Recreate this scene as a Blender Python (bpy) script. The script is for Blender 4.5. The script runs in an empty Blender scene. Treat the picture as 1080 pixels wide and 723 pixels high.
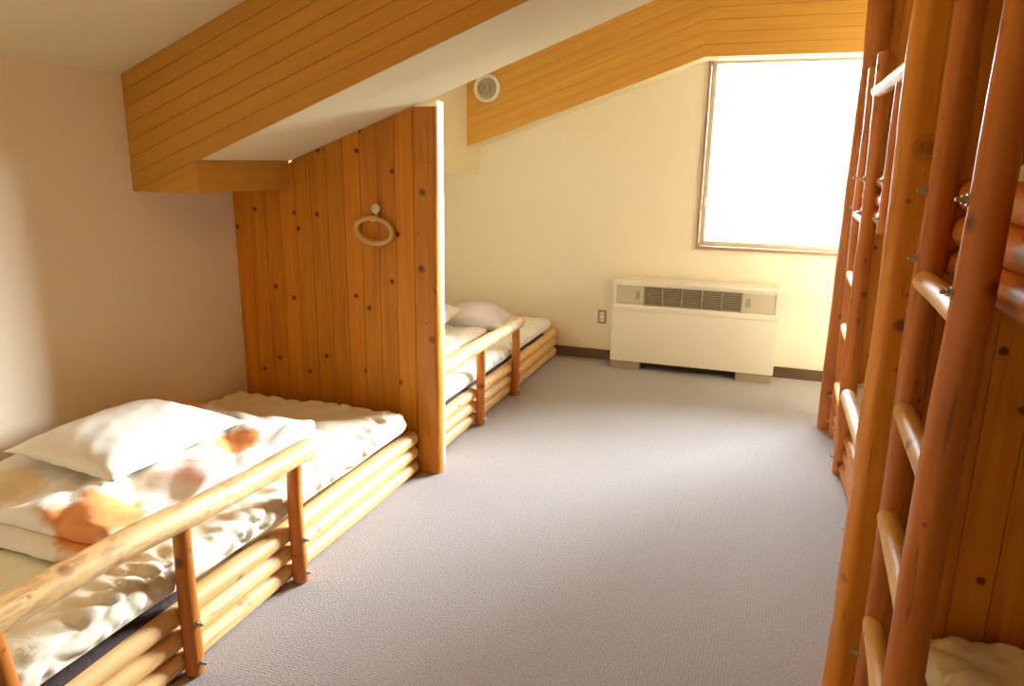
import bpy, bmesh, math, random
from mathutils import Vector, Matrix, Quaternion, noise

S = bpy.context.scene
COL = S.collection

# ------------------------------------------------------------------ camera
YAW, PITCH, ROLL, FPX = 0.33412725, -0.24155116, -0.01596511, 769.33
fw = Vector((-math.sin(YAW) * math.cos(PITCH), math.cos(YAW) * math.cos(PITCH), math.sin(PITCH)))
rt = Vector((math.cos(YAW), math.sin(YAW), 0))
dn = -rt.cross(fw)
r2 = rt * math.cos(ROLL) + dn * math.sin(ROLL)
d2 = -rt * math.sin(ROLL) + dn * math.cos(ROLL)
cd = bpy.data.cameras.new('camera')
cd.sensor_width = 36
cd.lens = FPX / 1080 * 36
cd.clip_start = 0.02
cam = bpy.data.objects.new('camera', cd)
COL.objects.link(cam)
m = Matrix((r2, -d2, -fw)).transposed().to_4x4()
m.translation = Vector((0, 0, 1.6))
cam.matrix_world = m
S.camera = cam

# ------------------------------------------------------------------ view, world, lamp power
S.view_settings.view_transform = 'Standard'
S.view_settings.look = 'None'
S.view_settings.gamma = 1
S.view_settings.use_curve_mapping = False
S.view_settings.exposure = 0.0
S.cycles.use_denoising = True
S.cycles.max_bounces = 10
S.cycles.diffuse_bounces = 6
S.cycles.sample_clamp_indirect = 8
HIGH, HAZE, LOW = 53.0, 215.0, 5.0   # upper sky, bright haze low over the horizon, ground
LAMP_NEAR, LAMP_FAR = 10.0, 1.5
LAMP_COL = (1.0, 0.47, 0.05)
w = bpy.data.worlds.new('sky')
S.world = w
w.use_nodes = True
nt = w.node_tree
bg = nt.nodes['Background']
tc = nt.nodes.new('ShaderNodeTexCoord')
sx = nt.nodes.new('ShaderNodeSeparateXYZ')
rp = nt.nodes.new('ShaderNodeValToRGB')
rp.color_ramp.interpolation = 'EASE'
el = rp.color_ramp.elements
el.new(0.5); el.new(0.6)
for e_, (deg, v) in zip(el, ((0, LOW), (7, HAZE), (18, HAZE), (28, HIGH))):
    e_.position = 0.5 + 0.5 * math.sin(math.radians(deg))
    e_.color = (v / 400, v / 400, v / 400, 1)
def wm(op, a, b):
    x = nt.nodes.new('ShaderNodeMath')
    x.operation = op
    for i, v in enumerate((a, b)):
        if isinstance(v, (int, float)): x.inputs[i].default_value = v
        else: nt.links.new(v, x.inputs[i])
    return x.outputs[0]
nt.links.new(tc.outputs['Generated'], sx.inputs[0])
nt.links.new(wm('ADD', wm('MULTIPLY', sx.outputs['Z'], 0.5), 0.5), rp.inputs[0])
az = wm('MULTIPLY', wm('ARCTAN2', sx.outputs['X'], sx.outputs['Y']), 180 / math.pi)
side = nt.nodes.new('ShaderNodeMapRange')       # the haze is brightest on the sunny side, right of the window's axis
side.interpolation_type = 'SMOOTHSTEP'
for k_, v_ in (('From Min', 18), ('From Max', 25), ('To Min', 0.25), ('To Max', 1.3)): side.inputs[k_].default_value = v_
nt.links.new(az, side.inputs['Value'])
hz = wm('MULTIPLY', wm('MULTIPLY', rp.outputs[0], 400.0), side.outputs[0])
lowcut = wm('MULTIPLY', wm('GREATER_THAN', sx.outputs['Z'], 0.08), HIGH)
nt.links.new(wm('MAXIMUM', wm('MAXIMUM', hz, LOW), lowcut), bg.inputs['Strength'])
bg.inputs['Color'].default_value = (0.82, 0.92, 1.0, 1)
pl = bpy.data.lights.new('window_portal', 'AREA')
pl.shape = 'RECTANGLE'
pl.size, pl.size_y = 1.92, 1.4
pl.cycles.is_portal = True
po = bpy.data.objects.new('window_portal', pl)
COL.objects.link(po)
po.location = (0.42, 6.09, 1.68)
po.rotation_euler = (-math.pi / 2, 0, 0)

# ------------------------------------------------------------------ helpers
def empty(name, loc=(0, 0, 0), parent=None):
    o = bpy.data.objects.new(name, None)
    COL.objects.link(o)
    o.empty_display_size = 0.1
    o.location = loc
    o.parent = parent
    return o

def tag(o, label=None, cat=None, group=None, kind=None):
    if label: o['label'] = label
    if cat: o['category'] = cat
    if group: o['group'] = group
    if kind: o['kind'] = kind
    return o

def link(name, bm, mat, parent=None, loc=(0, 0, 0), rot=None, smooth=False, angle=None):
    bmesh.ops.recalc_face_normals(bm, faces=bm.faces)
    me = bpy.data.meshes.new(name)
    bm.to_mesh(me)
    bm.free()
    for mm in (mat if isinstance(mat, (list, tuple)) else [mat]):
        me.materials.append(mm)
    if smooth:
        for p in me.polygons: p.use_smooth = True
        if angle:
            try: me.set_sharp_from_angle(angle=math.radians(angle))
            except Exception: pass
    o = bpy.data.objects.new(name, me)
    COL.objects.link(o)
    o.location = loc
    if rot is not None:
        o.rotation_mode = 'QUATERNION'
        o.rotation_quaternion = rot
    o.parent = parent
    return o

def box(bm, a, b, bevel=0, mi=0):
    x0, y0, z0 = a
    x1, y1, z1 = b
    v = [bm.verts.new(p) for p in ((x0, y0, z0), (x1, y0, z0), (x1, y1, z0), (x0, y1, z0), (x0, y0, z1), (x1, y0, z1), (x1, y1, z1), (x0, y1, z1))]
    fs = [bm.faces.new([v[i] for i in q]) for q in ((0, 3, 2, 1), (4, 5, 6, 7), (0, 1, 5, 4), (1, 2, 6, 5), (2, 3, 7, 6), (3, 0, 4, 7))]
    for f in fs: f.material_index = mi
    if bevel:
        es = list({e for f in fs for e in f.edges})
        bmesh.ops.bevel(bm, geom=es, offset=bevel, segments=2, affect='EDGES', profile=0.6)

def prism(bm, pts, y0, y1, mi=0):
    """polygon in (x, z) extruded from y0 to y1"""
    a = [bm.verts.new((x, y0, z)) for x, z in pts]
    b = [bm.verts.new((x, y1, z)) for x, z in pts]
    n = len(pts)
    fs = [bm.faces.new(a), bm.faces.new(b[::-1])]
    for i in range(n):
        fs.append(bm.faces.new((a[i], b[i], b[(i + 1) % n], a[(i + 1) % n])))
    for f in fs: f.material_index = mi

def tube(bm, pts, r, n=12, closed=False):
    pts = [Vector(p) for p in pts]
    rings = []
    k = len(pts)
    for i, p in enumerate(pts):
        if closed: t = pts[(i + 1) % k] - pts[i - 1]
        else: t = pts[min(i + 1, k - 1)] - pts[max(i - 1, 0)]
        t.normalize()
        up = Vector((0, 1, 0)) if abs(t.y) < 0.9 else Vector((1, 0, 0))
        s = t.cross(up).normalized()
        u = s.cross(t)
        rings.append([bm.verts.new(p + (s * math.cos(a) + u * math.sin(a)) * r) for a in [2 * math.pi * j / n for j in range(n)]])
    for i in range(k if closed else k - 1):
        A, B = rings[i], rings[(i + 1) % k]
        for j in range(n): bm.faces.new((A[j], A[(j + 1) % n], B[(j + 1) % n], B[j]))
    if not closed:
        bm.faces.new(rings[0][::-1])
        bm.faces.new(rings[-1])

def lathe(bm, prof, axis='z', n=32, center=(0, 0, 0)):
    """profile of (radius, height) turned about an axis"""
    rings = []
    c = Vector(center)
    for r, h in prof:
        if r < 1e-6:
            p = {'z': Vector((0, 0, h)), 'y': Vector((0, h, 0)), 'x': Vector((h, 0, 0))}[axis]
            rings.append([bm.verts.new(c + p)])
        else:
            ring = []
            for j in range(n):
                a = 2 * math.pi * j / n
                ca, sa = r * math.cos(a), r * math.sin(a)
                p = {'z': Vector((ca, sa, h)), 'y': Vector((ca, h, sa)), 'x': Vector((h, ca, sa))}[axis]
                ring.append(bm.verts.new(c + p))
            rings.append(ring)
    for A, B in zip(rings, rings[1:]):
        if len(A) == 1 and len(B) == 1: continue
        for j in range(n):
            q = [A[j % len(A)], A[(j + 1) % len(A)], B[(j + 1) % len(B)], B[j % len(B)]]
            u = []
            for x in q:
                if x not in u: u.append(x)
            bm.faces.new(u)

_seed = [0]
def log(name, p0, p1, r0, r1, mat, parent=None, L=(0, 0, 0), bend=0.008, lump=0.08, tip0=0.4, tip1=0.4, seg=24, flat=None, offset=None):
    """peeled log from p0 to p1 (world), radii r0 > r1, uneven surface, chamfered ends; L = world place of the parent"""
    _seed[0] += 1
    sd = _seed[0] * 7.31
    p0, p1 = Vector(p0), Vector(p1)
    d = p1 - p0
    ln = d.length
    q = Vector((0, 0, 1)).rotation_difference(d)
    n = max(6, int(ln / 0.05))
    zs = [0.0, tip0 * r0 * 0.25, tip0 * r0 * 0.6, tip0 * r0] if tip0 else [0.0]
    fs = [1 - 0.45 * min(1, tip0), 1 - 0.22 * min(1, tip0), 1 - 0.07 * min(1, tip0), 1] if tip0 else [1]
    a0, a1 = zs[-1], ln - (tip1 * r1 if tip1 else 0)
    for i in range(1, n):
        zs.append(a0 + (a1 - a0) * i / n); fs.append(1)
    if tip1:
        for k, f in ((1, 1), (0.6, 1 - 0.07 * min(1, tip1)), (0.25, 1 - 0.22 * min(1, tip1)), (0, 1 - 0.45 * min(1, tip1))):
            zs.append(ln - tip1 * r1 * k); fs.append(f)
    else:
        zs.append(ln); fs.append(1)
    bm = bmesh.new()
    rings = []
    for z, f in zip(zs, fs):
        t = z / ln
        r = r0 + (r1 - r0) * t
        env = math.sin(math.pi * t)
        cxx = bend * env * noise.noise(Vector((sd, z * 1.3, 0))) * 2
        cyy = bend * env * noise.noise(Vector((sd, z * 1.3, 9))) * 2
        ring = []
        for j in range(seg):
            a = 2 * math.pi * j / seg
            k = 1 + lump * (noise.noise(Vector((math.cos(a) * 1.1 + sd, math.sin(a) * 1.1, z * 3.0))) + 0.5 * noise.noise(Vector((math.cos(a) * 2.2 + sd, math.sin(a) * 2.2, z * 9))))
            x, y = math.cos(a) * r * k * f, math.sin(a) * r * k * f
            if flat is not None: y = max(y, -flat * r * f)
            ring.append(bm.verts.new((x + cxx, y + cyy, z)))
        rings.append(ring)
    for A, B in zip(rings, rings[1:]):
        for j in range(seg): bm.faces.new((A[j], A[(j + 1) % seg], B[(j + 1) % seg], B[j]))
    bm.faces.new(rings[0][::-1])
    bm.faces.new(rings[-1])
    return link(name, bm, mat, parent, p0 - Vector(L), q, smooth=True, angle=50)

def slab(bm, lo, hi, n, rad, disp=None):
    """rounded soft block between two corners; disp(p, n) -> moved point"""
    nx, ny, nz = n
    lo, hi = Vector(lo), Vector(hi)
    V = {}
    def vert(i, j, k):
        key = (i, j, k)
        if key not in V:
            p = Vector((lo.x + (hi.x - lo.x) * i / nx, lo.y + (hi.y - lo.y) * j / ny, lo.z + (hi.z - lo.z) * k / nz))
            q = Vector([min(max(p[a], lo[a] + rad), hi[a] - rad) for a in range(3)])
            d = p - q
            nn = d.normalized() if d.length > 1e-9 else Vector((0, 0, 1))
            if d.length > 1e-9: p = q + nn * rad
            if disp: p = disp(p, nn)
            V[key] = bm.verts.new(p)
        return V[key]
    def quad(*ks): bm.faces.new([vert(*k) for k in ks])
    for i in range(nx):
        for j in range(ny):
            quad((i, j, 0), (i, j + 1, 0), (i + 1, j + 1, 0), (i + 1, j, 0))
            quad((i, j, nz), (i + 1, j, nz), (i + 1, j + 1, nz), (i, j + 1, nz))
    for i in range(nx):
        for k in range(nz):
            quad((i, 0, k), (i + 1, 0, k), (i + 1, 0, k + 1), (i, 0, k + 1))
            quad((i, ny, k), (i, ny, k + 1), (i + 1, ny, k + 1), (i + 1, ny, k))
    for j in range(ny):
        for k in range(nz):
            quad((0, j, k), (0, j, k + 1), (0, j + 1, k + 1), (0, j + 1, k))
            quad((nx, j, k), (nx, j + 1, k), (nx, j + 1, k + 1), (nx, j, k + 1))

def nz(x, y=0, z=0): return noise.noise(Vector((x, y, z)))

# ------------------------------------------------------------------ materials
class NT:
    def __init__(s, name):
        s.m = bpy.data.materials.new(name)
        s.m.use_nodes = True
        s.t = s.m.node_tree
        s.b = s.t.nodes['Principled BSDF']
    def n(s, ty, **kw):
        x = s.t.nodes.new('ShaderNode' + ty)
        for k, v in kw.items():
            if hasattr(x, k): setattr(x, k, v)
            else: x.inputs[k].default_value = v
        return x
    def l(s, a, b): s.t.links.new(a, b)
    def math(s, op, a, b=None, c=None):
        x = s.n('Math', operation=op)
        for i, v in enumerate((a, b, c)):
            if v is None: continue
            if isinstance(v, (int, float)): x.inputs[i].default_value = v
            else: s.l(v, x.inputs[i])
        return x.outputs[0]
    def mix(s, fac, a, b, mode='MIX'):
        x = s.n('MixRGB', blend_type=mode)
        for i, v in zip((0, 1, 2), (fac, a, b)):
            if isinstance(v, (int, float)): x.inputs[i].default_value = v
            elif isinstance(v, tuple): x.inputs[i].default_value = (*v, 1)
            else: s.l(v, x.inputs[i])
        return x.outputs[0]
    def ramp(s, f, pts):
        x = s.n('ValToRGB')
        e = x.color_ramp.elements
        while len(e) < len(pts): e.new(0.5)
        for q, (p, c) in zip(e, pts):
            q.position = p
            q.color = (*c, 1) if isinstance(c, tuple) else (c, c, c, 1)
        s.l(f, x.inputs[0])
        return x.outputs[0]
    def bump(s, h, strength=0.3, dist=0.01):
        x = s.n('Bump')
        x.inputs['Strength'].default_value = strength
        x.inputs['Distance'].default_value = dist
        s.l(h, x.inputs['Height'])
        s.l(x.outputs[0], s.b.inputs['Normal'])

def plain(name, col, rough=0.6, metal=0.0, nscale=40, nstr=0.06, bump=0.0):
    M = NT(name)
    tcn = M.n('TexCoord')
    ns = M.n('TexNoise', Scale=nscale, Detail=3.0)
    M.l(tcn.outputs['Object'], ns.inputs['Vector'])
    c2 = tuple(max(0, c * (1 - nstr * 2)) for c in col)
    M.l(M.mix(ns.outputs['Fac'], c2, tuple(min(1, c * (1 + nstr)) for c in col)), M.b.inputs['Base Color'])
    M.b.inputs['Roughness'].default_value = rough
    M.b.inputs['Metallic'].default_value = metal
    if bump: M.bump(ns.outputs['Fac'], bump, 0.004)
    return M.m

def log_wood(name, light, dark, knot, rough=0.42, bark=0.0, bigknot=None):
    """grain runs along the log's own z"""
    M = NT(name)
    tcn = M.n('TexCoord')
    oi = M.n('ObjectInfo')
    off = M.n('VectorMath', operation='SCALE')
    cmb = M.n('CombineXYZ')
    M.l(oi.outputs['Random'], cmb.inputs[0]); M.l(oi.outputs['Random'], cmb.inputs[2])
    M.l(cmb.outputs[0], off.inputs[0]); off.inputs['Scale'].default_value = 37.0
    add = M.n('VectorMath', operation='ADD')
    M.l(tcn.outputs['Object'], add.inputs[0]); M.l(off.outputs[0], add.inputs[1])
    mp = M.n('Mapping')
    mp.inputs['Scale'].default_value = (26, 26, 2.2)
    M.l(add.outputs[0], mp.inputs[0])
    g = M.n('TexNoise', Scale=1.0, Detail=5.0, Distortion=0.6)
    M.l(mp.outputs[0], g.inputs['Vector'])
    big = M.n('TexNoise', Scale=3.0, Detail=2.0)
    M.l(add.outputs[0], big.inputs['Vector'])
    f = M.math('ADD', M.math('MULTIPLY', g.outputs['Fac'], 0.65), M.math('MULTIPLY', big.outputs['Fac'], 0.35))
    c = M.ramp(f, [(0.32, dark), (0.62, light)])
    v = M.n('TexVoronoi', Scale=6.5)
    M.l(add.outputs[0], v.inputs['Vector'])
    k = M.ramp(v.outputs['Distance'], [(0.07, 1.0), (0.16, 0.0)])
    c = M.mix(M.math('MULTIPLY', k, 0.85), c, knot)
    v2 = M.n('TexVoronoi', Scale=14.0)
    M.l(add.outputs[0], v2.inputs['Vector'])
    k2 = M.ramp(v2.outputs['Distance'], [(0.05, 1.0), (0.12, 0.0)])
    c = M.mix(M.math('MULTIPLY', k2, 0.7), c, knot)
    mc = M.n('Mapping')
    mc.inputs['Scale'].default_value = (30, 30, 1.1)
    M.l(add.outputs[0], mc.inputs[0])
    cn = M.n('TexNoise', Scale=1.0, Detail=1.5)
    M.l(mc.outputs[0], cn.inputs['Vector'])
    ck = M.ramp(M.math('ABSOLUTE', M.math('SUBTRACT', cn.outputs['Fac'], 0.62)), [(0.0, 1.0), (0.012, 0.0)])
    c = M.mix(M.math('MULTIPLY', ck, 0.55), c, knot)
    if bigknot:       # one large branch knot with growth rings
        ds = M.n('VectorMath', operation='DISTANCE')
        M.l(tcn.outputs['Object'], ds.inputs[0])
        ds.inputs[1].default_value = bigknot
        nk = M.n('TexNoise', Scale=30.0, Detail=2.0)
        M.l(tcn.outputs['Object'], nk.inputs['Vector'])
        dk = M.math('ADD', ds.outputs['Value'], M.math('MULTIPLY', M.math('SUBTRACT', nk.outputs['Fac'], 0.5), 0.012))
        ring = M.math('ADD', 0.5, M.math('MULTIPLY', M.math('SINE', M.math('MULTIPLY', dk, 700.0)), 0.5))
        core = M.ramp(M.math('MULTIPLY', dk, 20.0), [(0.3, 1.0), (0.46, 0.45), (0.62, 0.55), (0.8, 0.0)])
        c = M.mix(M.math('MULTIPLY', core, M.math('ADD', 0.45, M.math('MULTIPLY', ring, 0.25))), c, knot)
    if bark:
        bn = M.n('TexNoise', Scale=1.0, Detail=4.0, Roughness=0.7)
        mb = M.n('Mapping')
        mb.inputs['Scale'].default_value = (38, 38, 11)
        M.l(add.outputs[0], mb.inputs[0]); M.l(mb.outputs[0], bn.inputs['Vector'])
        bf = M.ramp(bn.outputs['Fac'], [(0.50, 0.0), (0.62, 1.0)])
        c = M.mix(M.math('MULTIPLY', bf, bark), c, (0.42, 0.23, 0.09))
    tone = M.math('ADD', 0.85, M.math('MULTIPLY', oi.outputs['Random'], 0.28))
    hs = M.n('HueSaturation')
    M.l(tone, hs.inputs['Value']); M.l(c, hs.inputs['Color'])
    M.l(hs.outputs[0], M.b.inputs['Base Color'])
    M.b.inputs['Roughness'].default_value = rough
    M.b.inputs['Specular IOR Level'].default_value = 0.32
    M.bump(f, 0.35, 0.008)
    return M.m

def board_wood(name, light, dark, knot, width, along, rough=0.5, knots=0.6, kscale=5.0, tone=0.25):
    """boards: along = 'z' upright boards split over x, 'x' lying boards (grain over x, split over z)"""
    M = NT(name)
    tcn = M.n('TexCoord')
    sp = M.n('SeparateXYZ')
    M.l(tcn.outputs['Object'], sp.inputs[0])
    u, v = (sp.outputs['X'], sp.outputs['Z']) if along == 'z' else (sp.outputs['Z'], sp.outputs['X'])
    if along == 's':      # boards lying along the slope of the roof
        u = M.math('SUBTRACT', sp.outputs['Z'], M.math('MULTIPLY', M.math('MINIMUM', sp.outputs['X'], -0.45), 0.38))
    idx = M.math('FLOOR', M.math('DIVIDE', u, width))
    wn = M.n('TexWhiteNoise', noise_dimensions='1D')
    M.l(idx, wn.inputs['W'])
    cb = M.n('CombineXYZ')
    M.l(M.math('MULTIPLY', u, 34.0), cb.inputs[0])
    M.l(M.math('ADD', M.math('MULTIPLY', v, 1.8), M.math('MULTIPLY', wn.outputs['Value'], 50.0)), cb.inputs[1])
    M.l(M.math('MULTIPLY', wn.outputs['Value'], 20.0), cb.inputs[2])
    g = M.n('TexNoise', Scale=1.0, Detail=5.0, Distortion=0.8)
    M.l(cb.outputs[0], g.inputs['Vector'])
    c = M.ramp(g.outputs['Fac'], [(0.3, dark), (0.65, light)])
    cv = M.n('CombineXYZ')
    M.l(u, cv.inputs[0]); M.l(M.math('ADD', v, M.math('MULTIPLY', wn.outputs['Value'], 3.0)), cv.inputs[1])
    vo = M.n('TexVoronoi', Scale=kscale, voronoi_dimensions='2D')
    M.l(cv.outputs[0], vo.inputs['Vector'])
    vs = M.n('SeparateColor')
    M.l(vo.outputs['Color'], vs.inputs[0])
    gate = M.math('LESS_THAN', vs.outputs[0], knots)
    k = M.math('MULTIPLY', M.ramp(vo.outputs['Distance'], [(0.045, 1.0), (0.075, 0.0)]), gate)
    halo = M.math('MULTIPLY', M.ramp(vo.outputs['Distance'], [(0.06, 1.0), (0.2, 0.0)]), M.math('MULTIPLY', gate, 0.3))
    c = M.mix(halo, c, dark)
    c = M.mix(M.math('MULTIPLY', k, 0.9), c, knot)
    hs = M.n('HueSaturation')
    M.l(M.math('ADD', 1 - tone / 2, M.math('MULTIPLY', wn.outputs['Value'], tone)), hs.inputs['Value'])
    M.l(c, hs.inputs['Color'])
    M.l(hs.outputs[0], M.b.inputs['Base Color'])
    M.b.inputs['Roughness'].default_value = rough
    M.b.inputs['Specular IOR Level'].default_value = 0.25
    M.bump(g.outputs['Fac'], 0.08, 0.004)
    return M.m

def carpet_mat():
    M = NT('carpet')
    tcn = M.n('TexCoord')
    sp = M.n('SeparateXYZ')
    M.l(tcn.outputs['Object'], sp.inputs[0])
    x, y = sp.outputs['X'], sp.outputs['Y']
    ck = M.math('MODULO', M.math('ABSOLUTE', M.math('ADD', M.math('FLOOR', M.math('DIVIDE', x, 0.5)), M.math('FLOOR', M.math('DIVIDE', y, 0.5)))), 2.0)
    wx = M.math('SINE', M.math('MULTIPLY', x, 2 * math.pi / 0.011))
    wy = M.math('SINE', M.math('MULTIPLY', y, 2 * math.pi / 0.011))
    st = M.math('ADD', M.math('MULTIPLY', wx, ck), M.math('MULTIPLY', wy, M.math('SUBTRACT', 1.0, ck)))
    n1 = M.n('TexNoise', Scale=140.0, Detail=4.0, Roughness=0.75)
    n2 = M.n('TexNoise', Scale=1.3, Detail=2.0)
    for n_ in (n1, n2): M.l(tcn.outputs['Object'], n_.inputs['Vector'])
    h = M.math('ADD', M.math('MULTIPLY', st, 0.05), n1.outputs['Fac'])
    c = M.ramp(h, [(0.3, (0.255, 0.23, 0.22)), (0.5, (0.39, 0.36, 0.35)), (0.72, (0.53, 0.50, 0.485))])
    c = M.mix(M.math('MULTIPLY', n2.outputs['Fac'], 0.18), c, (0.36, 0.30, 0.26))
    M.l(c, M.b.inputs['Base Color'])
    M.b.inputs['Roughness'].default_value = 0.95
    M.b.inputs['Specular IOR Level'].default_value = 0.1
    M.bump(h, 0.7, 0.006)
    return M.m

def cloth(name, col, wr=0.35, scale=14.0, rough=0.85, patches=None):
    """bedding cotton; patches = [(x, y, radius, colour)] printed motifs and painted shade in object space"""
    M = NT(name)
    tcn = M.n('TexCoord')
    n1 = M.n('TexNoise', Scale=scale, Detail=4.0, Distortion=0.6)
    M.l(tcn.outputs['Object'], n1.inputs['Vector'])
    n2 = M.n('TexNoise', Scale=500.0, Detail=1.0)
    M.l(tcn.outputs['Object'], n2.inputs['Vector'])
    c = M.mix(M.math('MULTIPLY', n2.outputs['Fac'], 0.15), col, tuple(q * 0.85 for q in col))
    if patches:
        sp = M.n('SeparateXYZ')
        M.l(tcn.outputs['Object'], sp.inputs[0])
        n3 = M.n('TexNoise', Scale=9.0, Detail=3.0)
        M.l(tcn.outputs['Object'], n3.inputs['Vector'])
        for (x, y, r, pc) in patches:
            dx = M.math('SUBTRACT', sp.outputs['X'], x)
            dy = M.math('SUBTRACT', sp.outputs['Y'], y)
            d = M.math('SQRT', M.math('ADD', M.math('MULTIPLY', dx, dx), M.math('MULTIPLY', dy, dy)))
            d = M.math('DIVIDE', d, r)
            d = M.math('ADD', d, M.math('MULTIPLY', M.math('SUBTRACT', n3.outputs['Fac'], 0.5), 1.5))
            c = M.mix(M.ramp(d, [(0.72, 1.0), (1.0, 0.0)]), c, pc)
    M.l(c, M.b.inputs['Base Color'])
    M.b.inputs['Roughness'].default_value = rough
    M.b.inputs['Specular IOR Level'].default_value = 0.2
    M.bump(n1.outputs['Fac'], wr, 0.02)
    return M.m

def wallpaper(name, col):
    M = NT(name)
    tcn = M.n('TexCoord')
    n1 = M.n('TexNoise', Scale=120.0, Detail=3.0)
    n2 = M.n('TexNoise', Scale=0.9, Detail=2.0)
    for n_ in (n1, n2): M.l(tcn.outputs['Object'], n_.inputs['Vector'])
    M.l(M.mix(M.math('MULTIPLY', n2.outputs['Fac'], 0.12), col, tuple(q * 0.8 for q in col)), M.b.inputs['Base Color'])
    M.b.inputs['Roughness'].default_value = 0.8
    M.b.inputs['Specular IOR Level'].default_value = 0.25
    M.bump(n1.outputs['Fac'], 0.12, 0.003)
    return M.m

def glass_mat():
    M = NT('window_glass')
    t = M.n('BsdfTransparent')
    g = M.n('BsdfGlossy', Roughness=0.02)
    fr = M.n('Fresnel', IOR=1.3)
    mx = M.n('MixShader')
    M.l(fr.outputs[0], mx.inputs[0]); M.l(t.outputs[0], mx.inputs[1]); M.l(g.outputs[0], mx.inputs[2])
    M.l(mx.outputs[0], M.t.nodes['Material Output'].inputs['Surface'])
    return M.m

def glow_mat(name, col, s):
    M = NT(name)
    e = M.n('Emission')
    e.inputs['Color'].default_value = (*col, 1)
    e.inputs['Strength'].default_value = s
    M.l(e.outputs[0], M.t.nodes['Material Output'].inputs['Surface'])
    return M.m

WALL = wallpaper('wallpaper', (0.86, 0.765, 0.58))
CEIL = wallpaper('ceiling_paper', (0.81, 0.71, 0.45))
CARPET = carpet_mat()
PLANK = board_wood('knotty_pine_planks', (0.66, 0.255, 0.016), (0.53, 0.18, 0.009), (0.10, 0.03, 0.012), 0.097, 'z', rough=0.42)
BEAMW = board_wood('beam_cladding', (0.62, 0.32, 0.055), (0.56, 0.275, 0.042), (0.5, 0.26, 0.08), 0.075, 's', rough=0.55, knots=0.0, tone=0.10)
LOGO = log_wood('varnished_log', (0.56, 0.19, 0.028), (0.42, 0.12, 0.015), (0.12, 0.035, 0.015), rough=0.36)
LOGE = log_wood('edge_log', (0.66, 0.25, 0.018), (0.52, 0.17, 0.009), (0.12, 0.035, 0.015), rough=0.4)
LOGK = log_wood('knotty_edge_log', (0.80, 0.33, 0.03), (0.63, 0.22, 0.012), (0.16, 0.06, 0.02), rough=0.4, bigknot=(-0.012, -0.06, 1.655))
LOGP = log_wood('peeled_log_daylit', (0.77, 0.49, 0.20), (0.64, 0.36, 0.12), (0.25, 0.10, 0.04), rough=0.45)  # paler copy of the log wood, daylight on the left bed put into colour
LOGR = log_wood('peeled_rail', (0.76, 0.52, 0.24), (0.64, 0.39, 0.15), (0.25, 0.11, 0.05), rough=0.45, bark=0.7)
DECK = plain('deck_board', (0.55, 0.33, 0.14), 0.6)
DARKTRIM = plain('dark_trim', (0.12, 0.065, 0.03), 0.5)
FRAMEW = plain('window_casing', (0.34, 0.20, 0.085), 0.5)
SASH = plain('window_sash', (0.66, 0.56, 0.38), 0.45)
METAL = plain('galvanised_steel', (0.55, 0.53, 0.48), 0.35, 0.9)
HEATER = plain('cream_enamel', (0.78, 0.72, 0.58), 0.4, nstr=0.02)
HEATER2 = plain('beige_panel', (0.50, 0.44, 0.30), 0.5, nstr=0.02)
GRILLE = plain('grille_slat', (0.36, 0.29, 0.17), 0.5)
FOOTM = plain('tan_foot', (0.34, 0.275, 0.16), 0.5, nstr=0.02)
DARK = plain('dark_recess', (0.05, 0.035, 0.02), 0.8)
WHITEF = cloth('white_cotton', (0.86, 0.81, 0.70), 0.1, 10.0)
MATF = cloth('quilted_cotton', (0.87, 0.81, 0.62), 0.25, 12.0)
MATW = cloth('brightened_quilted_cotton', (0.86, 0.83, 0.77), 0.25, 12.0)  # paler copy of the futon cotton, missing daylight put into the colour
LILAC = cloth('lilac_cotton', (0.72, 0.66, 0.68), 0.3, 10.0)
PURPLE = cloth('purple_mat', (0.07, 0.045, 0.042), 0.3, 30.0)
PLASTIC = plain('ivory_plastic', (0.78, 0.62, 0.42), 0.35)
RINGP = plain('ring_plastic', (0.66, 0.40, 0.15), 0.35)
GLASS = glass_mat()

# ------------------------------------------------------------------ the room
XL, XR, YB, YF = -2.72, 1.52, -1.3, 5.9
XT, ZC = -0.56, 2.79               # where the slope of the roof turns level
SL = 0.385
def zc(x): return min(1.95 + SL * (x - XL), 1.95 + SL * (XT - XL))
ZC = zc(XT)
def zc2(x): return min(2.25 + SL * (x - XL), 2.25 + SL * (XT - XL))    # roof of the far bay sits higher
ZC2 = zc2(XT)
YS = 2.95                          # where the two roofs meet, over the beam
def st(name, bm, mat, parent=None, **k):
    o = link(name, bm, mat, parent, **k)
    o['kind'] = 'structure'
    return o

bm = bmesh.new(); box(bm, (XL - 0.15, YB - 0.15, -0.1), (XR + 0.15, YF + 0.15, 0)); st('floor', bm, CARPET)
bm = bmesh.new(); box(bm, (XL - 0.12, YB, 0), (XL, YF, zc2(XL) + 0.02)); st('wall_left', bm, WALL)
bm = bmesh.new(); box(bm, (XR, YB, 0), (XR + 0.12, YF, ZC2)); st('wall_right', bm, WALL)
bm = bmesh.new(); box(bm, (XL - 0.12, YB - 0.12, 0), (XR + 0.12, YB, ZC)); st('wall_back', bm, WALL)
WX0, WX1, WZ0, WZ1 = -0.535, 1.38, 0.975, 2.40
bm = bmesh.new()
box(bm, (XL - 0.12, YF, 0), (WX0, YF + 0.16, ZC2))
box(bm, (WX1, YF, 0), (XR + 0.12, YF + 0.16, ZC2))
box(bm, (WX0, YF, 0), (WX1, YF + 0.16, WZ0))
box(bm, (WX0, YF, WZ1), (WX1, YF + 0.16, ZC2))
st('wall_far', bm, WALL)
bm = bmesh.new()
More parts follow.
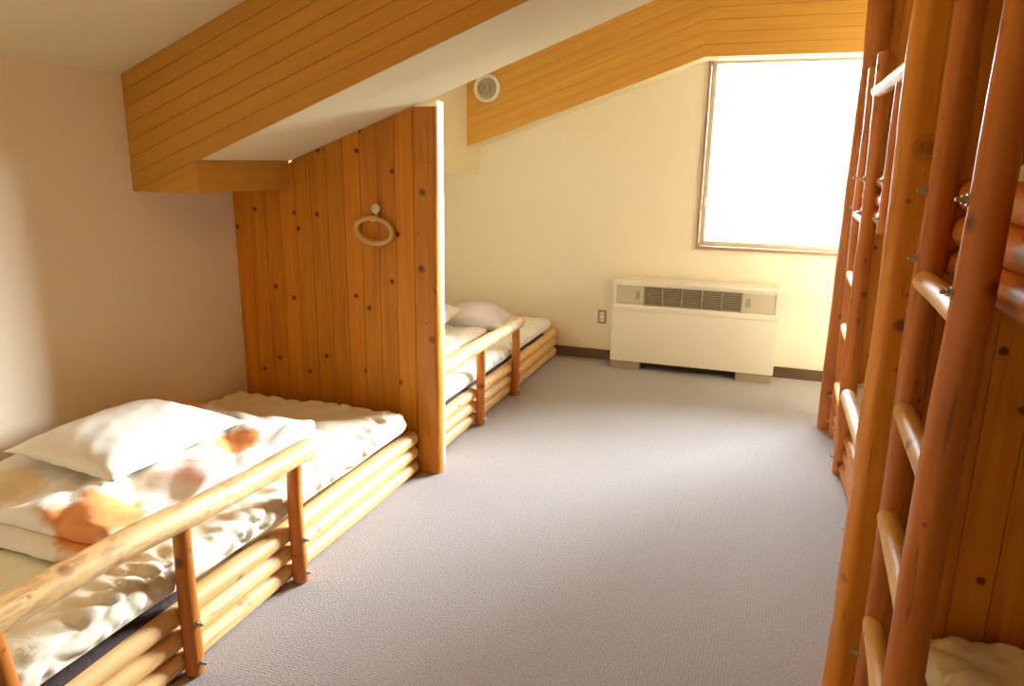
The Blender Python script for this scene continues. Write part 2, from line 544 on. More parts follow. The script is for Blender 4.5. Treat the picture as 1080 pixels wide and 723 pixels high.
prism(bm, [(XL - 0.12, zc(XL) - 0.12 * SL), (XT, ZC), (XR + 0.12, ZC), (XR + 0.12, ZC + 0.1), (XT, ZC + 0.1), (XL - 0.12, zc(XL) - 0.12 * SL + 0.1)], YB - 0.12, YS)
prism(bm, [(XL - 0.12, zc2(XL) - 0.12 * SL), (XT, ZC2), (XR + 0.12, ZC2), (XR + 0.12, ZC2 + 0.1), (XT, ZC2 + 0.1), (XL - 0.12, zc2(XL) - 0.12 * SL + 0.1)], YS, YF + 0.16)
st('ceiling', bm, CEIL)

# beam across the room in front of the plank partition: clad face, papered body
ZT = 2.37
def zb(x): return min(1.587 + 0.377 * (x + 2.362), ZT)      # underside
xt = (ZT - 1.587) / 0.377 - 2.362
B0, B1 = 2.6, 3.26
def zbb(x): return min(1.591 + 0.366 * (x + 2.362), ZT)      # the back edge of the underside sits a little lower
bm = bmesh.new()
fa = [(-2.35, zb(-2.35)), (xt, ZT), (XR, ZT), (XR, ZC), (XT, ZC), (-2.35, zc(-2.35))]
fb = [(-2.35, zbb(-2.35)), (xt, zbb(xt)), (XR, zbb(XR)), (XR, ZC2), (XT, ZC2), (-2.35, zc2(-2.35))]
va = [bm.verts.new((x, B0 + 0.015, z)) for x, z in fa]
vb = [bm.verts.new((x, B1, z)) for x, z in fb]
bm.faces.new(va); bm.faces.new(vb[::-1])
for i in range(6): bm.faces.new((va[i], vb[i], vb[(i + 1) % 6], va[(i + 1) % 6]))
st('trim_1', bm, CEIL)

def clad(name, outline_low, outline_high, y0, y1, mat, pitch, breaks, parent=None):
    """board cladding that follows the slope: strips between a lower and an upper line, with v-grooves"""
    bm = bmesh.new()
    for (xa, xb) in breaks:
        la, lb, ha, hb = outline_low(xa), outline_low(xb), outline_high(xa), outline_high(xb)
        n = max(1, round(max(ha - la, hb - lb) / pitch))
        g = 0.003
        for i in range(n):
            p = [(xa, la + (ha - la) * i / n + g / 2), (xb, lb + (hb - lb) * i / n + g / 2), (xb, lb + (hb - lb) * (i + 1) / n - g / 2), (xa, la + (ha - la) * (i + 1) / n - g / 2)]
            prism(bm, p, y0, y1)
        prism(bm, [(xa, la), (xb, lb), (xb, hb), (xa, ha)], y0 + 0.005, y1)
    return st(name, bm, mat, parent)

clad('trim_2', zb, zc, B0, B0 + 0.016, BEAMW, 0.072, [(XL, -2.355), (-2.355, XT), (XT, xt), (xt, XR)])
P0_ = 3.25
ZS = 1.452                         # underside of the low soffit box along the left wall
bm = bmesh.new()
prism(bm, [(XL, ZS - 0.001), (-2.355, ZS - 0.001), (-2.355, zb(-2.355) - 0.001), (XL, zb(XL) - 0.0005)], B0 + 0.001, B0 + 0.016)
st('trim_3', bm, BEAMW)
bm = bmesh.new()
box(bm, (XL, B0 + 0.016, ZS), (-2.355, P0_ - 0.001, 1.70))
st('trim_4', bm, BEAMW)

# far beam and papered soffit box beyond the partition
F0 = 5.65
def zf(x): return min(1.72 + 0.345 * (x + 2.385), 2.355)
xf = (2.355 - 1.72) / 0.345 - 2.385
bm = bmesh.new()
prism(bm, [(-2.375, zf(-2.375)), (xf, 2.355), (XR, 2.355), (XR, ZC2), (XT, ZC2), (-2.375, zc2(-2.375))], F0 + 0.016, YF)
st('trim_5', bm, CEIL)
clad('trim_6', zf, zc2, F0, F0 + 0.017, BEAMW, 0.085, [(-2.375, xf), (xf, XT), (XT, XR)] if xf < XT else [(-2.375, XT), (XT, xf), (xf, XR)])
bm = bmesh.new()
prism(bm, [(XL, 1.515), (-2.375, 1.515), (-2.375, zc2(-2.375)), (XL, zc2(XL))], 3.402, YF)
st('trim_7', bm, CEIL)

bm = bmesh.new(); box(bm, (XL, YF - 0.018, 0), (XR, YF, 0.085), 0.003); st('baseboard_far', bm, DARKTRIM)
bm = bmesh.new(); box(bm, (XR - 0.016, YB, 0), (XR, YF - 0.02, 0.085), 0.003); st('baseboard_right', bm, DARKTRIM)

# window
win = empty('window_1', ((WX0 + WX1) / 2, YF, WZ0))
tag(win, 'bright square window with brown casing in the far wall', 'window', kind='structure')
WL = Vector(((WX0 + WX1) / 2, YF, WZ0))
def rel(bm, L): bmesh.ops.translate(bm, vec=-Vector(L), verts=bm.verts); return bm
bm = bmesh.new()
c = 0.022
box(bm, (WX0, YF - 0.02, WZ0), (WX0 + c, YF + 0.13, WZ1), 0.002)
box(bm, (WX1 - c, YF - 0.02, WZ0), (WX1, YF + 0.13, WZ1), 0.002)
box(bm, (WX0, YF - 0.035, WZ0 - 0.004), (WX1, YF + 0.13, WZ0 + c), 0.002)
box(bm, (WX0 + c, YF - 0.02, WZ1 - c), (WX1 - c, YF + 0.13, WZ1), 0.002)
link('casing', rel(bm, WL), FRAMEW, win)
bm = bmesh.new()
s0, s1, t0, t1 = WX0 + c, WX1 - c, WZ0 + c, WZ1 - c
e = 0.036
box(bm, (s0, YF + 0.05, t0), (s0 + e, YF + 0.09, t1), 0.003)
box(bm, (s1 - e, YF + 0.05, t0), (s1, YF + 0.09, t1), 0.003)
xm = (s0 + s1) / 2 + 0.2
box(bm, (xm - e / 2, YF + 0.05, t0 + e), (xm + e / 2, YF + 0.09, t1 - e), 0.003)
box(bm, (s0 + e, YF + 0.05, t0), (s1 - e, YF + 0.09, t0 + e), 0.003)
box(bm, (s0 + e, YF + 0.05, t1 - e), (s1 - e, YF + 0.09, t1), 0.003)
sash = link('sash', rel(bm, WL), SASH, win)
bm = bmesh.new()
box(bm, (s0 + e, YF + 0.068, t0 + e), (s1 - e, YF + 0.072, t1 - e))
link('pane', rel(bm, WL), GLASS, win)
bm = bmesh.new()
box(bm, (s0 + 0.004, YF + 0.03, 1.30), (s0 + 0.024, YF + 0.05, 1.36), 0.003)
box(bm, (s0 - 0.012, YF + 0.018, 1.315), (s0 + 0.018, YF + 0.032, 1.335), 0.003)
link('latch', rel(bm, WL), SASH, win)

# plank walls
def planks(name, x0, x1, y0, y1, top, mat, width=0.097):
    bm = bmesh.new()
    i0, i1 = math.floor(x0 / width), math.ceil(x1 / width)
    g = 0.0025
    for i in range(i0, i1):
        a, b = max(x0, i * width + g / 2), min(x1, (i + 1) * width - g / 2)
        if b - a < 0.004: continue
        prism(bm, [(a, 0), (b, 0), (b, top(b)), (a, top(a))], y0, y1)
    prism(bm, [(x0, 0), (x1, 0), (x1, top(x1)), (x0, top(x0))], y0 + 0.006, y1 - 0.006)
    o = st(name, bm, mat)
    return o
P0, P1 = 3.25, 3.33
def ptop(x): return 1.445 if x < -2.35 else zbb(x) - 0.002
pw = planks('wall_partition_left', XL + 0.001, -1.640, P0, P1 - 0.005, lambda x: ptop(x) if x > -2.35 else 1.445, PLANK)
tag(pw, 'knotty pine plank partition between the two left beds', 'partition wall', kind='structure')
def end_log(name, x, y, r, z1, parent, L=(0, 0, 0), mat=LOGO, lump=0.06, flat=None):
    return log(name, (x, y, 0), (x, y, z1), r, r * 0.96, mat, parent, L, bend=0.004, lump=lump, tip0=0.0, tip1=0.0, seg=36, flat=flat)
el = end_log('end_log', -1.590, 3.287, 0.070, zbb(-1.64) - 0.004, pw, mat=LOGE, lump=0.03, flat=0.6)
d1 = planks('wall_divider_near', 0.42, XR - 0.001, 2.15, 2.21, lambda x: ZC, PLANK)
tag(d1, 'plank wall at the head of the near right bunk', 'partition wall', kind='structure')
end_log('end_log', 0.369, 2.20, 0.078, ZC - 0.003, d1, mat=LOGK, lump=0.10, flat=0.75)
d2 = planks('wall_divider_far', 0.50, XR - 0.001, 4.80, 4.86, lambda x: ZC2, PLANK)
tag(d2, 'plank wall at the head of the far right bunk', 'partition wall', kind='structure')
end_log('end_log', 0.468, 4.80, 0.068, ZC2 - 0.003, d2)

d0 = planks('wall_divider_unseen', 0.42, XR - 0.001, -0.54, -0.48, lambda x: ZC, PLANK)  # unseen divider, added to block bounce from the back wall
# papered backs of the plank walls, towards the window
bm = bmesh.new()
prism(bm, [(XL, 0), (-1.555, 0), (-1.555, zbb(-1.555) - 0.003), (-2.352, zbb(-2.352) - 0.003), (-2.352, 1.445), (XL, 1.445)], 3.327, 3.40)
st('wall_partition_back', bm, WALL)
bm = bmesh.new(); box(bm, (0.50, 4.861, 0), (XR - 0.001, 4.88, ZC2)); st('wall_divider_back', bm, WALL)  # unseen white back, added to reflect window light onto the far wall
bm = bmesh.new(); box(bm, (0.45, 2.211, 0), (XR - 0.001, 2.222, ZC)); st('wall_divider_back_near', bm, WALL)

# ------------------------------------------------------------------ fasteners
def bolt(p, sgn, parent, L, k=0.85):
    """nut and stud end sticking out along x"""
    bm = bmesh.new()
    lathe(bm, [(0, -0.012), (0.0135, -0.012), (0.0135, 0.003), (0, 0.003)], 'x', 16)
    lathe(bm, [(0.0095, 0.003), (0.0095, 0.012), (0, 0.012)], 'x', 6)
    lathe(bm, [(0.0055, 0.0), (0.0055, 0.022), (0.004, 0.024), (0, 0.024)], 'x', 10)
    bmesh.ops.scale(bm, vec=(-k if sgn < 0 else k, k, k), verts=bm.verts)
    return link('bolt', bm, METAL, parent, Vector(p) - Vector(L))

# ------------------------------------------------------------------ left beds
RL, ZL = 0.041, (0.041, 0.121, 0.200)
XLOG = -1.664
def left_bed(label, y0, y1, posts, rail, rz):
    L = ((XL + XLOG) / 2, (y0 + y1) / 2, 0)
    b = empty('platform_bed', L)
    tag(b, label, 'bed', 'log platform beds along the left wall')
    for z in ZL: log('log', (XLOG, y0, z), (XLOG, y1, z), RL, RL * 0.97, LOGP, b, L, bend=0.004, lump=0.05, tip0=0.5, tip1=0.5)
    bm = bmesh.new()
    n = 9
    wd = (XLOG - 0.02 - (XL + 0.01)) / n
    for i in range(n): box(bm, (XL + 0.01 + i * wd, y0 + 0.02, 0.19), (XL + 0.01 + (i + 1) * wd - 0.008, y1 - 0.02, 0.215), 0.002)
    box(bm, (XL + 0.03, y0 + 0.04, 0), (XLOG - 0.06, y0 + 0.08, 0.19))
    box(bm, (XL + 0.03, y1 - 0.08, 0), (XLOG - 0.06, y1 - 0.04, 0.19))
    link('bed_board', rel(bm, L), DECK, b)
    for y in posts:
        zt = rz(y) - 0.026 if y > 1.1 else 0.68
        xo, lean = (-1.601, 0) if y > 1.1 else (-1.585, -0.065)
        p = log('post', (xo, y, 0.004), (xo, y + lean, zt), 0.030, 0.027, LOGO, b, L, bend=0.004, lump=0.08, tip0=0.2, tip1=0)
        for z in (0.045, 0.185):
            bm = bmesh.new()
            o = bolt((-1.601, y, z), 1, None, (0, 0, 0))
            o.parent = p
            o.location = (0.029, 0, z - 0.004)
    log('guard_rail', (-1.604, rail[0], rz(rail[0])), (-1.604, rail[1], rz(rail[1])), 0.043, 0.041, LOGR, b, L, bend=0.010, lump=0.14, tip0=0.9, tip1=0.9)
    return b
left_bed('low log bed against the left wall in front of the plank partition', 0.45, 3.225, (1.03, 1.575, 2.14), (0.80, 2.262), lambda y: 0.518 + (2.27 - y) * 0.034)
left_bed('low log bed behind the plank partition, reaching the far wall', 3.405, 5.86, (4.03, 4.69), (3.41, 4.81), lambda y: 0.515)

def mattress(label, lo, hi, group, pleat=1.0, sag=0.008, side=1, seed=0, mat=None, lift=0):
    """quilted futon: puckered sides, softly waved top"""
    L = Vector(((lo[0] + hi[0]) / 2, (lo[1] + hi[1]) / 2, lo[2]))
    h = hi[2] - lo[2]
    def disp(p, n):
        q = p.copy()
        t = (p.z - lo[2]) / h
        dx, dy = min(p.x - lo[0], hi[0] - p.x), min(p.y - lo[1], hi[1] - p.y)
        s = p.y if dx < dy else p.x
        edge = max(0, min(dx, dy))
        if n.z > -0.5 and edge < 0.2:
            tt = t if abs(n.z) < 0.7 else 1 + edge / h * 0.8
            kk = s / 0.115 + 0.9 * nz(s * 3.5, 3 + seed)
            ww = 0.12 * nz(s * 11, tt * 3, seed)
            d1 = abs((kk + tt * 0.85 + ww) % 1 - 0.5)
            d2 = abs((kk * 1.07 - tt * 0.75 + 0.27 - ww) % 1 - 0.5)
            cr = max(1 - min(1, d1 / 0.26), 0.85 - min(0.85, d2 / 0.26))
            fade = 1 - max(0, min(1, (edge - 0.06) / 0.14))
            q -= n * (0.020 * pleat * cr * fade * max(0.3, 0.8 + nz(s * 3, tt, seed + 9)))
        if abs(n.z) < 0.93: q += Vector((n.x, n.y, 0)) * 0.012 * math.sin(math.pi * t)
        tz = 0.006 * nz(p.x * 6, p.y * 6, seed + 5) * 2 + sag * nz(p.x * 2.2, p.y * 2.2, seed) * 2
        gx = abs(((p.x + 0.5 * math.sin(p.y * 2)) / 0.19) % 1 - 0.5) * 2
        gy = abs((p.y / 0.21) % 1 - 0.5) * 2
        if n.z > 0.5: tz -= 0.004 * (gx ** 8 + gy ** 8)
        q.z += 0.016 * max(0, 1 - t) * min(1, max(0, (1.75 - p.y) / 0.3)) * (lift if q.x > -2.0 else 0)
        q.z += tz * min(1, max(0, t)) + 0.006 * nz(p.y * 3, 7, seed) * (1 - t) * max(0, side * n.x)
        return q - L
    bm = bmesh.new()
    nx_, ny_ = int((hi[0] - lo[0]) / 0.022), int((hi[1] - lo[1]) / 0.011)
    slab(bm, lo, hi, (nx_, ny_, 12), h * 0.42, disp)
    o = link('mattress', bm, mat or MATF, None, L, smooth=True)
    return tag(o, label, 'mattress', group)

def thin_mat(label, lo, hi, group):
    L = Vector(((lo[0] + hi[0]) / 2, (lo[1] + hi[1]) / 2, lo[2]))
    bm = bmesh.new()
    slab(bm, lo, hi, (30, 80, 3), (hi[2] - lo[2]) * 0.45, lambda p, n: p + Vector((0.006 * nz(p.y * 4, 2), 0, 0.002 * nz(p.x * 4, p.y * 4))) - L)
    o = link('sleeping_mat', bm, PURPLE, None, L, smooth=True)
    return tag(o, label, 'mat', group)

GM = 'white quilted futon mattresses on the log beds'
thin_mat('dark purple underlay under the white futon of the front left bed', (XL + 0.03, 0.55, 0.217), (-1.652, 1.62, 0.255), 'purple underlays on the left beds')
mattress('white quilted futon on the front left bed, yellowish by the partition', (XL + 0.045, 0.6, 0.256), (-1.640, 3.13, 0.378), GM, seed=1, lift=1, sag=0.012)
thin_mat('dark purple underlay under the white futon of the bed behind the partition', (XL + 0.03, 3.5, 0.217), (-1.662, 5.6, 0.252), 'purple underlays on the left beds')
mattress('white quilted futon on the left bed behind the partition', (XL + 0.045, 3.42, 0.256), (-1.65, 5.72, 0.365), GM, seed=2, pleat=0.7, mat=MATW)

def pillow(label, c, lx, ly, h, rz_, tilt, mat, group=None, seed=0):
    bm = bmesh.new()
    n, mm = 44, 34
    G = []
    for sgn in (1, -1):
        g = []
        for i in range(n + 1):
            row = []
            for j in range(mm + 1):
                u, v = 2 * i / n - 1, 2 * j / mm - 1
                k = max(0, (1 - abs(u) ** 2.4)) ** 0.55 * max(0, (1 - abs(v) ** 2.4)) ** 0.55
                pin = 1 - 0.05 * (1 - u * u) * abs(v) ** 3
                pin2 = 1 - 0.05 * (1 - v * v) * abs(u) ** 3
                z = sgn * h / 2 * k * (1.25 if sgn > 0 else 0.75)
                edge = max(abs(u), abs(v))
                z += 0.003 * k ** 0.4 * nz(u * 4 + seed, v * 5) * (1 if sgn > 0 else 0.3)
                z += 0.003 * edge ** 3 * math.sin(u * 17 + v * 13 + seed) * k ** 0.3
                row.append((u * lx / 2 * pin2, v * ly / 2 * pin, z + h * 0.30))
            g.append(row)
        G.append(g)
    V = [{}, {}]
    for s in (0, 1):
        for i in range(n + 1):
            for j in range(mm + 1):
                if s == 1 and (i in (0, n) or j in (0, mm)): V[1][i, j] = V[0][i, j]
                else: V[s][i, j] = bm.verts.new(G[s][i][j])
    for s in (0, 1):
        for i in range(n):
            for j in range(mm): bm.faces.new((V[s][i, j], V[s][i + 1, j], V[s][i + 1, j + 1], V[s][i, j + 1]))
    q = Quaternion((0, 0, 1), rz_) @ Quaternion((0, 1, 0), tilt[1]) @ Quaternion((1, 0, 0), tilt[0])
    o = link('pillow', bm, mat, None, c, q, smooth=True)
    return tag(o, label, 'pillow', group)

def duvet(label, lo, hi, mat, layers, group=None, seed=0, lump=0.03):
    """folded quilt: stacked plump layers that join at the fold"""
    L = Vector(((lo[0] + hi[0]) / 2, (lo[1] + hi[1]) / 2, lo[2]))
    bm = bmesh.new()
    h = (hi[2] - lo[2]) / layers
    for k in range(layers):
        z0 = lo[2] + k * h * 0.94
        a = (lo[0] + 0.03 * k, lo[1] + (0.05 if k % 2 else 0.0), z0)
        b = (hi[0] - 0.012 * (k % 2), hi[1] - (0.03 if k % 2 else 0.0), z0 + h * 1.06)
        top = k == layers - 1
        def disp(p, n):
            q = p.copy()
            t = (p.z - a[2]) / (b[2] - a[2])
            up = max(0, n.z)
            w_ = nz(p.x * 3.1 + seed, p.y * 3.1, k) * lump + 0.5 * lump * nz(p.x * 7, p.y * 7 + seed, k)
            fold = abs(nz(p.x * 5 + p.y * 4.0, p.y * 1.5 - p.x * 1.2, seed)) ** 0.5 * 0.032 - 0.016
            if top: q.z += (w_ + fold) * up
            if abs(n.z) < 0.95:
                s = p.y + p.x
                q.x += n.x * (0.02 * nz(s * 5, k, seed) + 0.008 * nz(s * 19, p.z * 8, seed))
                q.y += n.y * (0.02 * nz(s * 5, k + 3, seed) + 0.008 * nz(s * 19, p.z * 8, seed))
            return q - L
        slab(bm, a, b, (int((b[0] - a[0]) / 0.02), int((b[1] - a[1]) / 0.02), 6), (b[2] - a[2]) * 0.48, disp)
    o = link('duvet', bm, mat, None, L, smooth=True)
    return tag(o, label, 'duvet', group)

DL = Vector(((-2.70 - 1.775) / 2, (1.42 + 2.60) / 2, 0.385))
def P(x, y, r, c): return (x - DL.x, y - DL.y, r, c)
OR, PK, SHADE = (0.78, 0.33, 0.11), (0.84, 0.55, 0.47), (0.80, 0.62, 0.38)  # the tan third tone paints shade on the near folds
DUV = cloth('peach_print_cotton', (0.84, 0.77, 0.66), 0.4, 9.0, patches=[
    P(-2.62, 2.05, 0.20, PK), P(-1.86, 2.02, 0.19, PK), P(-2.45, 1.55, 0.22, SHADE), P(-1.92, 1.56, 0.17, OR), P(-1.95, 2.24, 0.10, OR), P(-2.5, 2.55, 0.16, OR)])
duvet('folded white duvet with orange and pink print on the front left bed', (-2.68, 1.42, 0.392), (-1.775, 2.60, 0.498), DUV, 2, seed=3, lump=0.042)
pillow('plump white pillow on the orange printed duvet', (-2.275, 2.045, 0.508), 0.52, 0.66, 0.125, -0.02, (0, 0.06), WHITEF, seed=1)

duvet('folded white duvet under the pillows of the bed behind the partition', (-2.66, 3.9, 0.380), (-1.80, 4.75, 0.47), WHITEF, 2, seed=8)
pillow('white pillow beside the partition on the bed behind it', (-2.25, 4.45, 0.525), 0.50, 0.62, 0.15, 0.1, (0, 0.06), WHITEF, 'pillows behind the partition', seed=2)
pillow('pale lilac pillow nearer the far wall behind the guard rail', (-2.05, 5.08, 0.385), 0.48, 0.46, 0.19, 0.2, (0, 0.05), LILAC, 'pillows behind the partition', seed=5)

# ------------------------------------------------------------------ right bunks
def bunk(label, y0, y1, xlog, railposts_up, railposts_low, rail_up, rail_low, ladder):
    L = ((xlog + XR) / 2, (y0 + y1) / 2, 0)
    b = empty('bunk_bed', L)
    tag(b, label, 'bunk bed', 'log bunk beds along the right side')
    for z in ZL: log('lower_log', (xlog, y0, z), (xlog, y1, z), RL, RL * 0.97, LOGO, b, L, bend=0.004, tip0=0.5, tip1=0.5)
    for z in (1.372, 1.456, 1.540): log('upper_log', (xlog, y0, z), (xlog, y1, z), 0.043, 0.042, LOGO, b, L, bend=0.004, tip0=0.5, tip1=0.5)
    for nm, z in (('lower_board', 0.19), ('upper_board', 1.47)):
        bm = bmesh.new()
        n = 9
        wd = (XR - 0.01 - (xlog + 0.045)) / n
        for i in range(n): box(bm, (xlog + 0.045 + i * wd, y0 + 0.02, z), (xlog + 0.045 + (i + 1) * wd - 0.008, y1 - 0.015, z + 0.025), 0.002)
        for yy in (y0 + 0.1, (y0 + y1) / 2, y1 - 0.1):
            box(bm, (xlog + 0.05, yy - 0.03, max(0.0, z - 0.19 if z < 1 else z - 0.12)), (XR - 0.02, yy + 0.03, z))
        link(nm, rel(bm, L), DECK, b)
    def post(y, z0, z1, r, zbolts, x=None):
        x = xlog - 0.041 - r + 0.012 if x is None else x
        p = log('post', (x, y, z0), (x, y, z1), r, r * 0.95, LOGO, b, L, bend=0.003, tip0=0.2, tip1=0.3)
        for z in zbolts:
            o = bolt((0, 0, 0), -1, None, (0, 0, 0))
            o.parent = p
            o.location = (-(r - 0.001), 0, z - z0)
        return x
    for y, x in railposts_up: post(y, 1.335, 1.965, 0.032, (1.395, 1.552), x)
    for y, x in railposts_low: post(y, 0.004, 0.50, 0.030, (0.09, 0.24), x)
    xr = xlog - 0.041 - 0.04
    if rail_up: log('guard_rail', (xr, rail_up[0], 1.965), (xr, rail_up[1], 1.965), 0.034, 0.030, LOGR, b, L, bend=0.005, lump=0.06, tip0=0.9, tip1=1.2)
    if rail_low: log('guard_rail', (xr, rail_low[0], 0.53), (xr, rail_low[1], 0.53), 0.036, 0.034, LOGR, b, L, bend=0.005, lump=0.06, tip0=0.9, tip1=0.9)
    lad = empty('ladder', (0, 0, 0), b)
    lad['label'] = 'ladder of two poles and four rungs'
    ends = []
    for (xa, xb, y, r, zt) in ladder['rails']:
        s = log('side_rail', (xa, y, 0.0), (xb, y, zt), r, r * 0.93, LOGO, lad, L, bend=0.007, lump=0.09, tip0=0.15, tip1=0.25)
        for z in (0.09, 0.25, 1.385, 1.55):
            o = bolt((0, 0, 0), -1, None, (0, 0, 0))
            o.parent = lad
            xx = xa + (xb - xa) * z / zt
            o.location = Vector((xx - r + 0.001, y, z)) - Vector(L)
        ends.append((xa, xb, y, zt))
    (xa, xb, ya, za), (xc, xd, yc, zd) = ends
    for z in ladder['rungs']:
        p = Vector((xa + (xb - xa) * z / za - 0.012, ya, z))
        q = Vector((xc + (xd - xc) * z / zd - 0.004, yc, z + 0.004))
        log('rung', p, q, 0.027, 0.027, LOGP, lad, L, bend=0.003, lump=0.05, tip0=0.9, tip1=0.9)
    return b

bunk('log bunk bed nearest the camera on the right, with a red-brown ladder', -0.45, 2.138, 0.462, ((0.2, None), (0.9, None)), (), (-0.1, 1.44), None,
     dict(rails=[(0.388, 0.388, 2.055, 0.036, 2.14), (0.347, 0.366, 1.50, 0.037, 2.14)], rungs=(1.330, 0.990, 0.688, 0.365)))
bunk('log bunk bed at the far right beside the window', 2.225, 4.79, 0.515, ((3.42, None), (2.85, 0.434)), ((2.88, 0.424),), (2.35, 4.14), (2.35, 3.75),
     dict(rails=[(0.50, 0.47, 4.66, 0.04, 2.14), (0.485, 0.445, 4.06, 0.042, 2.14)], rungs=(1.345, 1.0, 0.69, 0.33)))
mattress('white futon on the lower level of the near right bunk', (0.515, 0.1, 0.22), (XR - 0.06, 2.105, 0.362), GM, side=-1, seed=4)
mattress('white futon on the upper level of the near right bunk', (0.515, 0.1, 1.50), (XR - 0.06, 2.105, 1.63), GM, side=-1, seed=5)
mattress('white futon on the lower level of the far right bunk', (0.585, 2.4, 0.22), (XR - 0.06, 4.76, 0.345), GM, side=-1, seed=6)
mattress('white futon on the upper level of the far right bunk', (0.585, 2.4, 1.50), (XR - 0.06, 4.76, 1.62), GM, side=-1, seed=7)

# ------------------------------------------------------------------ fan heater under the window
HL = (-0.5, 5.76, 0)
ht = empty('fan_heater', HL)
tag(ht, 'long cream fan heater cabinet with brown grille below the window', 'heater')
hx0, hx1, hy = -1.125, 0.125, 5.66
yb = 5.875
bm = bmesh.new()
box(bm, (hx0 + 0.004, hy + 0.012, 0.50), (hx0 + 0.026, yb, 0.70))
box(bm, (hx1 - 0.026, hy + 0.012, 0.50), (hx1 - 0.004, yb, 0.70))
box(bm, (hx0 + 0.004, hy + 0.08, 0.10), (hx1 - 0.004, yb, 0.70))
box(bm, (hx0 + 0.026, hy + 0.012, 0.682), (hx1 - 0.026, hy + 0.09, 0.70))
box(bm, (hx0 + 0.026, hy + 0.012, 0.50), (hx1 - 0.026, hy + 0.09, 0.531))
link('cabinet', rel(bm, HL), HEATER, ht)
bm = bmesh.new(); box(bm, (hx0 - 0.002, hy - 0.006, 0.70), (hx1 + 0.002, yb, 0.728), 0.006); link('top_panel', rel(bm, HL), HEATER, ht)
bm = bmesh.new(); box(bm, (hx0, hy, 0.068), (hx1, hy + 0.075, 0.488), 0.005)
box(bm, (hx0 - 0.004, hy - 0.006, 0.490), (hx1 + 0.004, hy + 0.075, 0.503), 0.002)
link('front_panel', rel(bm, HL), HEATER, ht)
gx = [hx0 + 0.026 + t * (hx1 - hx0 - 0.052) for t in (0.0, 0.178, 0.80, 1.0)]
for a, b2, hxk in ((gx[0], gx[1], 0.8), (gx[2], gx[3], 0.17)):
    bm = bmesh.new(); box(bm, (a, hy + 0.018, 0.532), (b2, hy + 0.03, 0.681), 0.001)
    pn = link('side_hatch', rel(bm, HL), HEATER2, ht)
    xk = a + (b2 - a) * hxk
    bm = bmesh.new()
    box(bm, (xk - 0.016, hy + 0.010, 0.575), (xk + 0.016, hy + 0.018, 0.640), 0.003)
    link('finger_latch', rel(bm, HL), GRILLE, pn)
bm = bmesh.new()
box(bm, (gx[1], hy + 0.058, 0.532), (gx[2], hy + 0.062, 0.681), mi=1)
n = 9
for i in range(n):
    z = 0.534 + (0.146) * (i + 0.5) / n
    box(bm, (gx[1] + 0.002, hy + 0.022, z - 0.0035), (gx[2] - 0.002, hy + 0.056, z + 0.0035))
for i in range(6):
    x = gx[1] + (gx[2] - gx[1]) * i / 5
    x = min(max(x, gx[1] + 0.005), gx[2] - 0.005)
    box(bm, (x - 0.005, hy + 0.016, 0.532), (x + 0.005, hy + 0.056, 0.681))
link('grille', rel(bm, HL), [GRILLE, DARK], ht)
for a, b2 in ((hx0 + 0.005, hx0 + 0.24), (hx1 - 0.27, hx1 - 0.01)):
    bm = bmesh.new(); box(bm, (a, hy + 0.01, 0), (b2, yb, 0.10), 0.003); link('foot', rel(bm, HL), FOOTM, ht)
bm = bmesh.new(); box(bm, (hx0 + 0.24, hy + 0.1, 0.02), (hx1 - 0.27, yb, 0.10)); link('base_recess', rel(bm, HL), DARK, ht)

# wall socket
ol = Vector((-1.253, YF - 0.001, 0.365))
so = empty('wall_socket', ol)
tag(so, 'small brown-edged wall socket left of the fan heater', 'socket')
bm = bmesh.new(); box(bm, (-0.035, -0.009, -0.058), (0.035, 0, 0.058), 0.004); link('cover_plate', bm, plain('socket_brown', (0.36, 0.25, 0.12), 0.5), so)
bm = bmesh.new(); box(bm, (-0.018, -0.013, -0.040), (0.018, -0.009, 0.040), 0.002)
for z in (-0.018, 0.018):
    for x in (-0.007, 0.007): box(bm, (x - 0.0015, -0.0135, z - 0.006), (x + 0.0015, -0.0128, z + 0.006), mi=1)
link('outlet_insert', bm, [HEATER, DARK], so)

# round air vent on the far beam
vl = Vector((-2.2, F0 - 0.001, 2.17))
ve = empty('air_vent', vl)
tag(ve, 'round cream air vent at the left end of the far beam', 'vent')
bm = bmesh.new()
lathe(bm, [(0.078, 0.0), (0.110, 0.0), (0.110, -0.014), (0.104, -0.022), (0.090, -0.024), (0.082, -0.016), (0.078, 0.0)], 'y', 48)
link('rim', bm, HEATER, ve, smooth=True, angle=40)
bm = bmesh.new()
lathe(bm, [(0, -0.002), (0.080, -0.002), (0.080, 0.0), (0, 0.0)], 'y', 40)
for r in (0.022, 0.040, 0.058, 0.072): lathe(bm, [(r - 0.005, -0.003), (r - 0.004, -0.016), (r + 0.004, -0.013), (r + 0.005, -0.003)], 'y', 40)
lathe(bm, [(0, -0.014), (0.013, -0.013), (0.014, -0.003)], 'y', 24)
link('louver', bm, HEATER2, ve, smooth=True, angle=40)

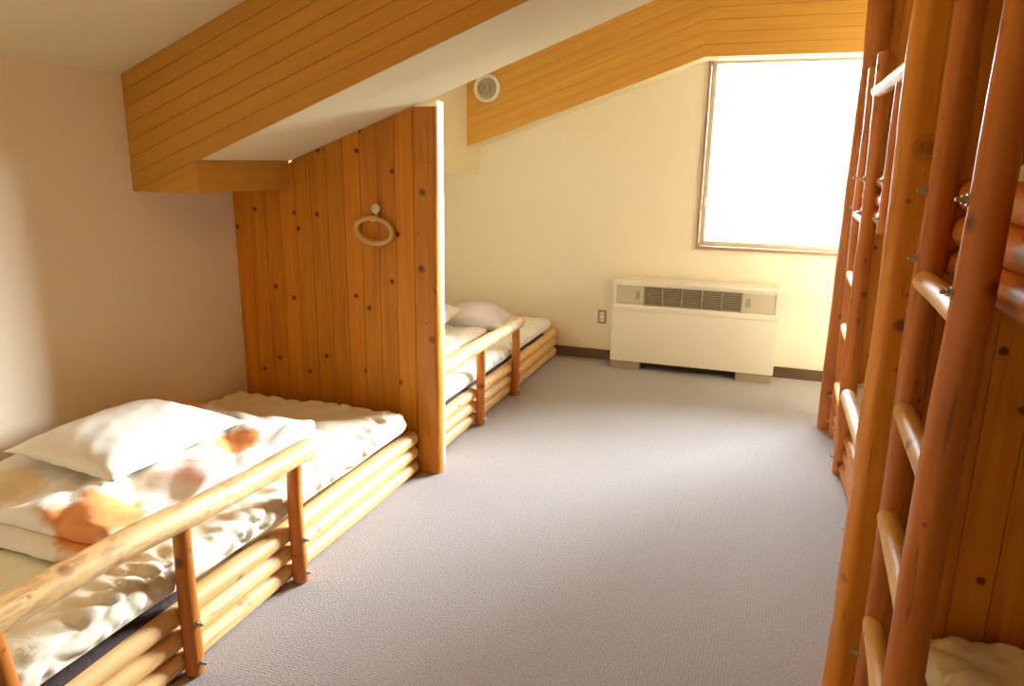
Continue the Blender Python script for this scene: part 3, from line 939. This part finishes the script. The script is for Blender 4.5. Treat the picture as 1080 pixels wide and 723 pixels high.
# towel ring on the partition
tl = Vector((-1.843, P0, 1.372))
tr = empty('towel_ring', tl)
tag(tr, 'oval plastic towel ring hanging from a round knob on the plank partition', 'towel ring')
bm = bmesh.new()
lathe(bm, [(0.010, 0.0), (0.010, -0.018), (0.022, -0.020), (0.025, -0.027), (0.020, -0.034), (0, -0.037)], 'y', 28)
link('knob', bm, PLASTIC, tr, smooth=True, angle=50)
bm = bmesh.new()
box(bm, (-0.009, -0.020, -0.060), (0.004, -0.006, -0.008), 0.002)
box(bm, (-0.030, -0.024, -0.066), (-0.006, -0.004, -0.050), 0.003)
link('strap', bm, PLASTIC, tr)
bm = bmesh.new()
pts = []
for i in range(56):
    a = 2 * math.pi * i / 56
    x, z = 0.100 * math.cos(a), 0.060 * math.sin(a)
    ct, s_ = math.cos(-0.17), math.sin(-0.17)
    pts.append((-0.012 + x * ct - z * s_, -0.017 - 0.02 * (1 - math.sin(a)) * 0.5, -0.108 + x * s_ + z * ct))
tube(bm, pts, 0.0135, 12, closed=True)
link('ring', bm, RINGP, tr, smooth=True)

# ------------------------------------------------------------------ warm fill lamps, added unseen above the frame
def lamp(label, x, y, power):
    o = empty('fill_lamp', (x, y, (zc(x) if y < YS else zc2(x)) - (0.0 if x > XT else 0.11)))
    tag(o, label, 'lamp', 'added unseen fill lamps')
    bm = bmesh.new(); lathe(bm, [(0, 0.11 if x < XT else 0), (0.03, 0.11 if x < XT else 0), (0.03, 0), (0.29, 0), (0.29, -0.03), (0.27, -0.035), (0, -0.035)], 'z', 40)
    link('lamp_base', bm, HEATER, o, smooth=True, angle=40)
    bm = bmesh.new(); lathe(bm, [(0.265, -0.036), (0.262, -0.06), (0.22, -0.085), (0.12, -0.10), (0, -0.104)], 'z', 40)
    link('lamp_shade', bm, glow_mat('lamp_glow', LAMP_COL, power), o, smooth=True)
lamp('added unseen fill lamp over the front part of the room', -1.0, 1.45, LAMP_NEAR)
lamp('added unseen fill lamp over the far part of the room', -0.25, 4.45, LAMP_FAR)
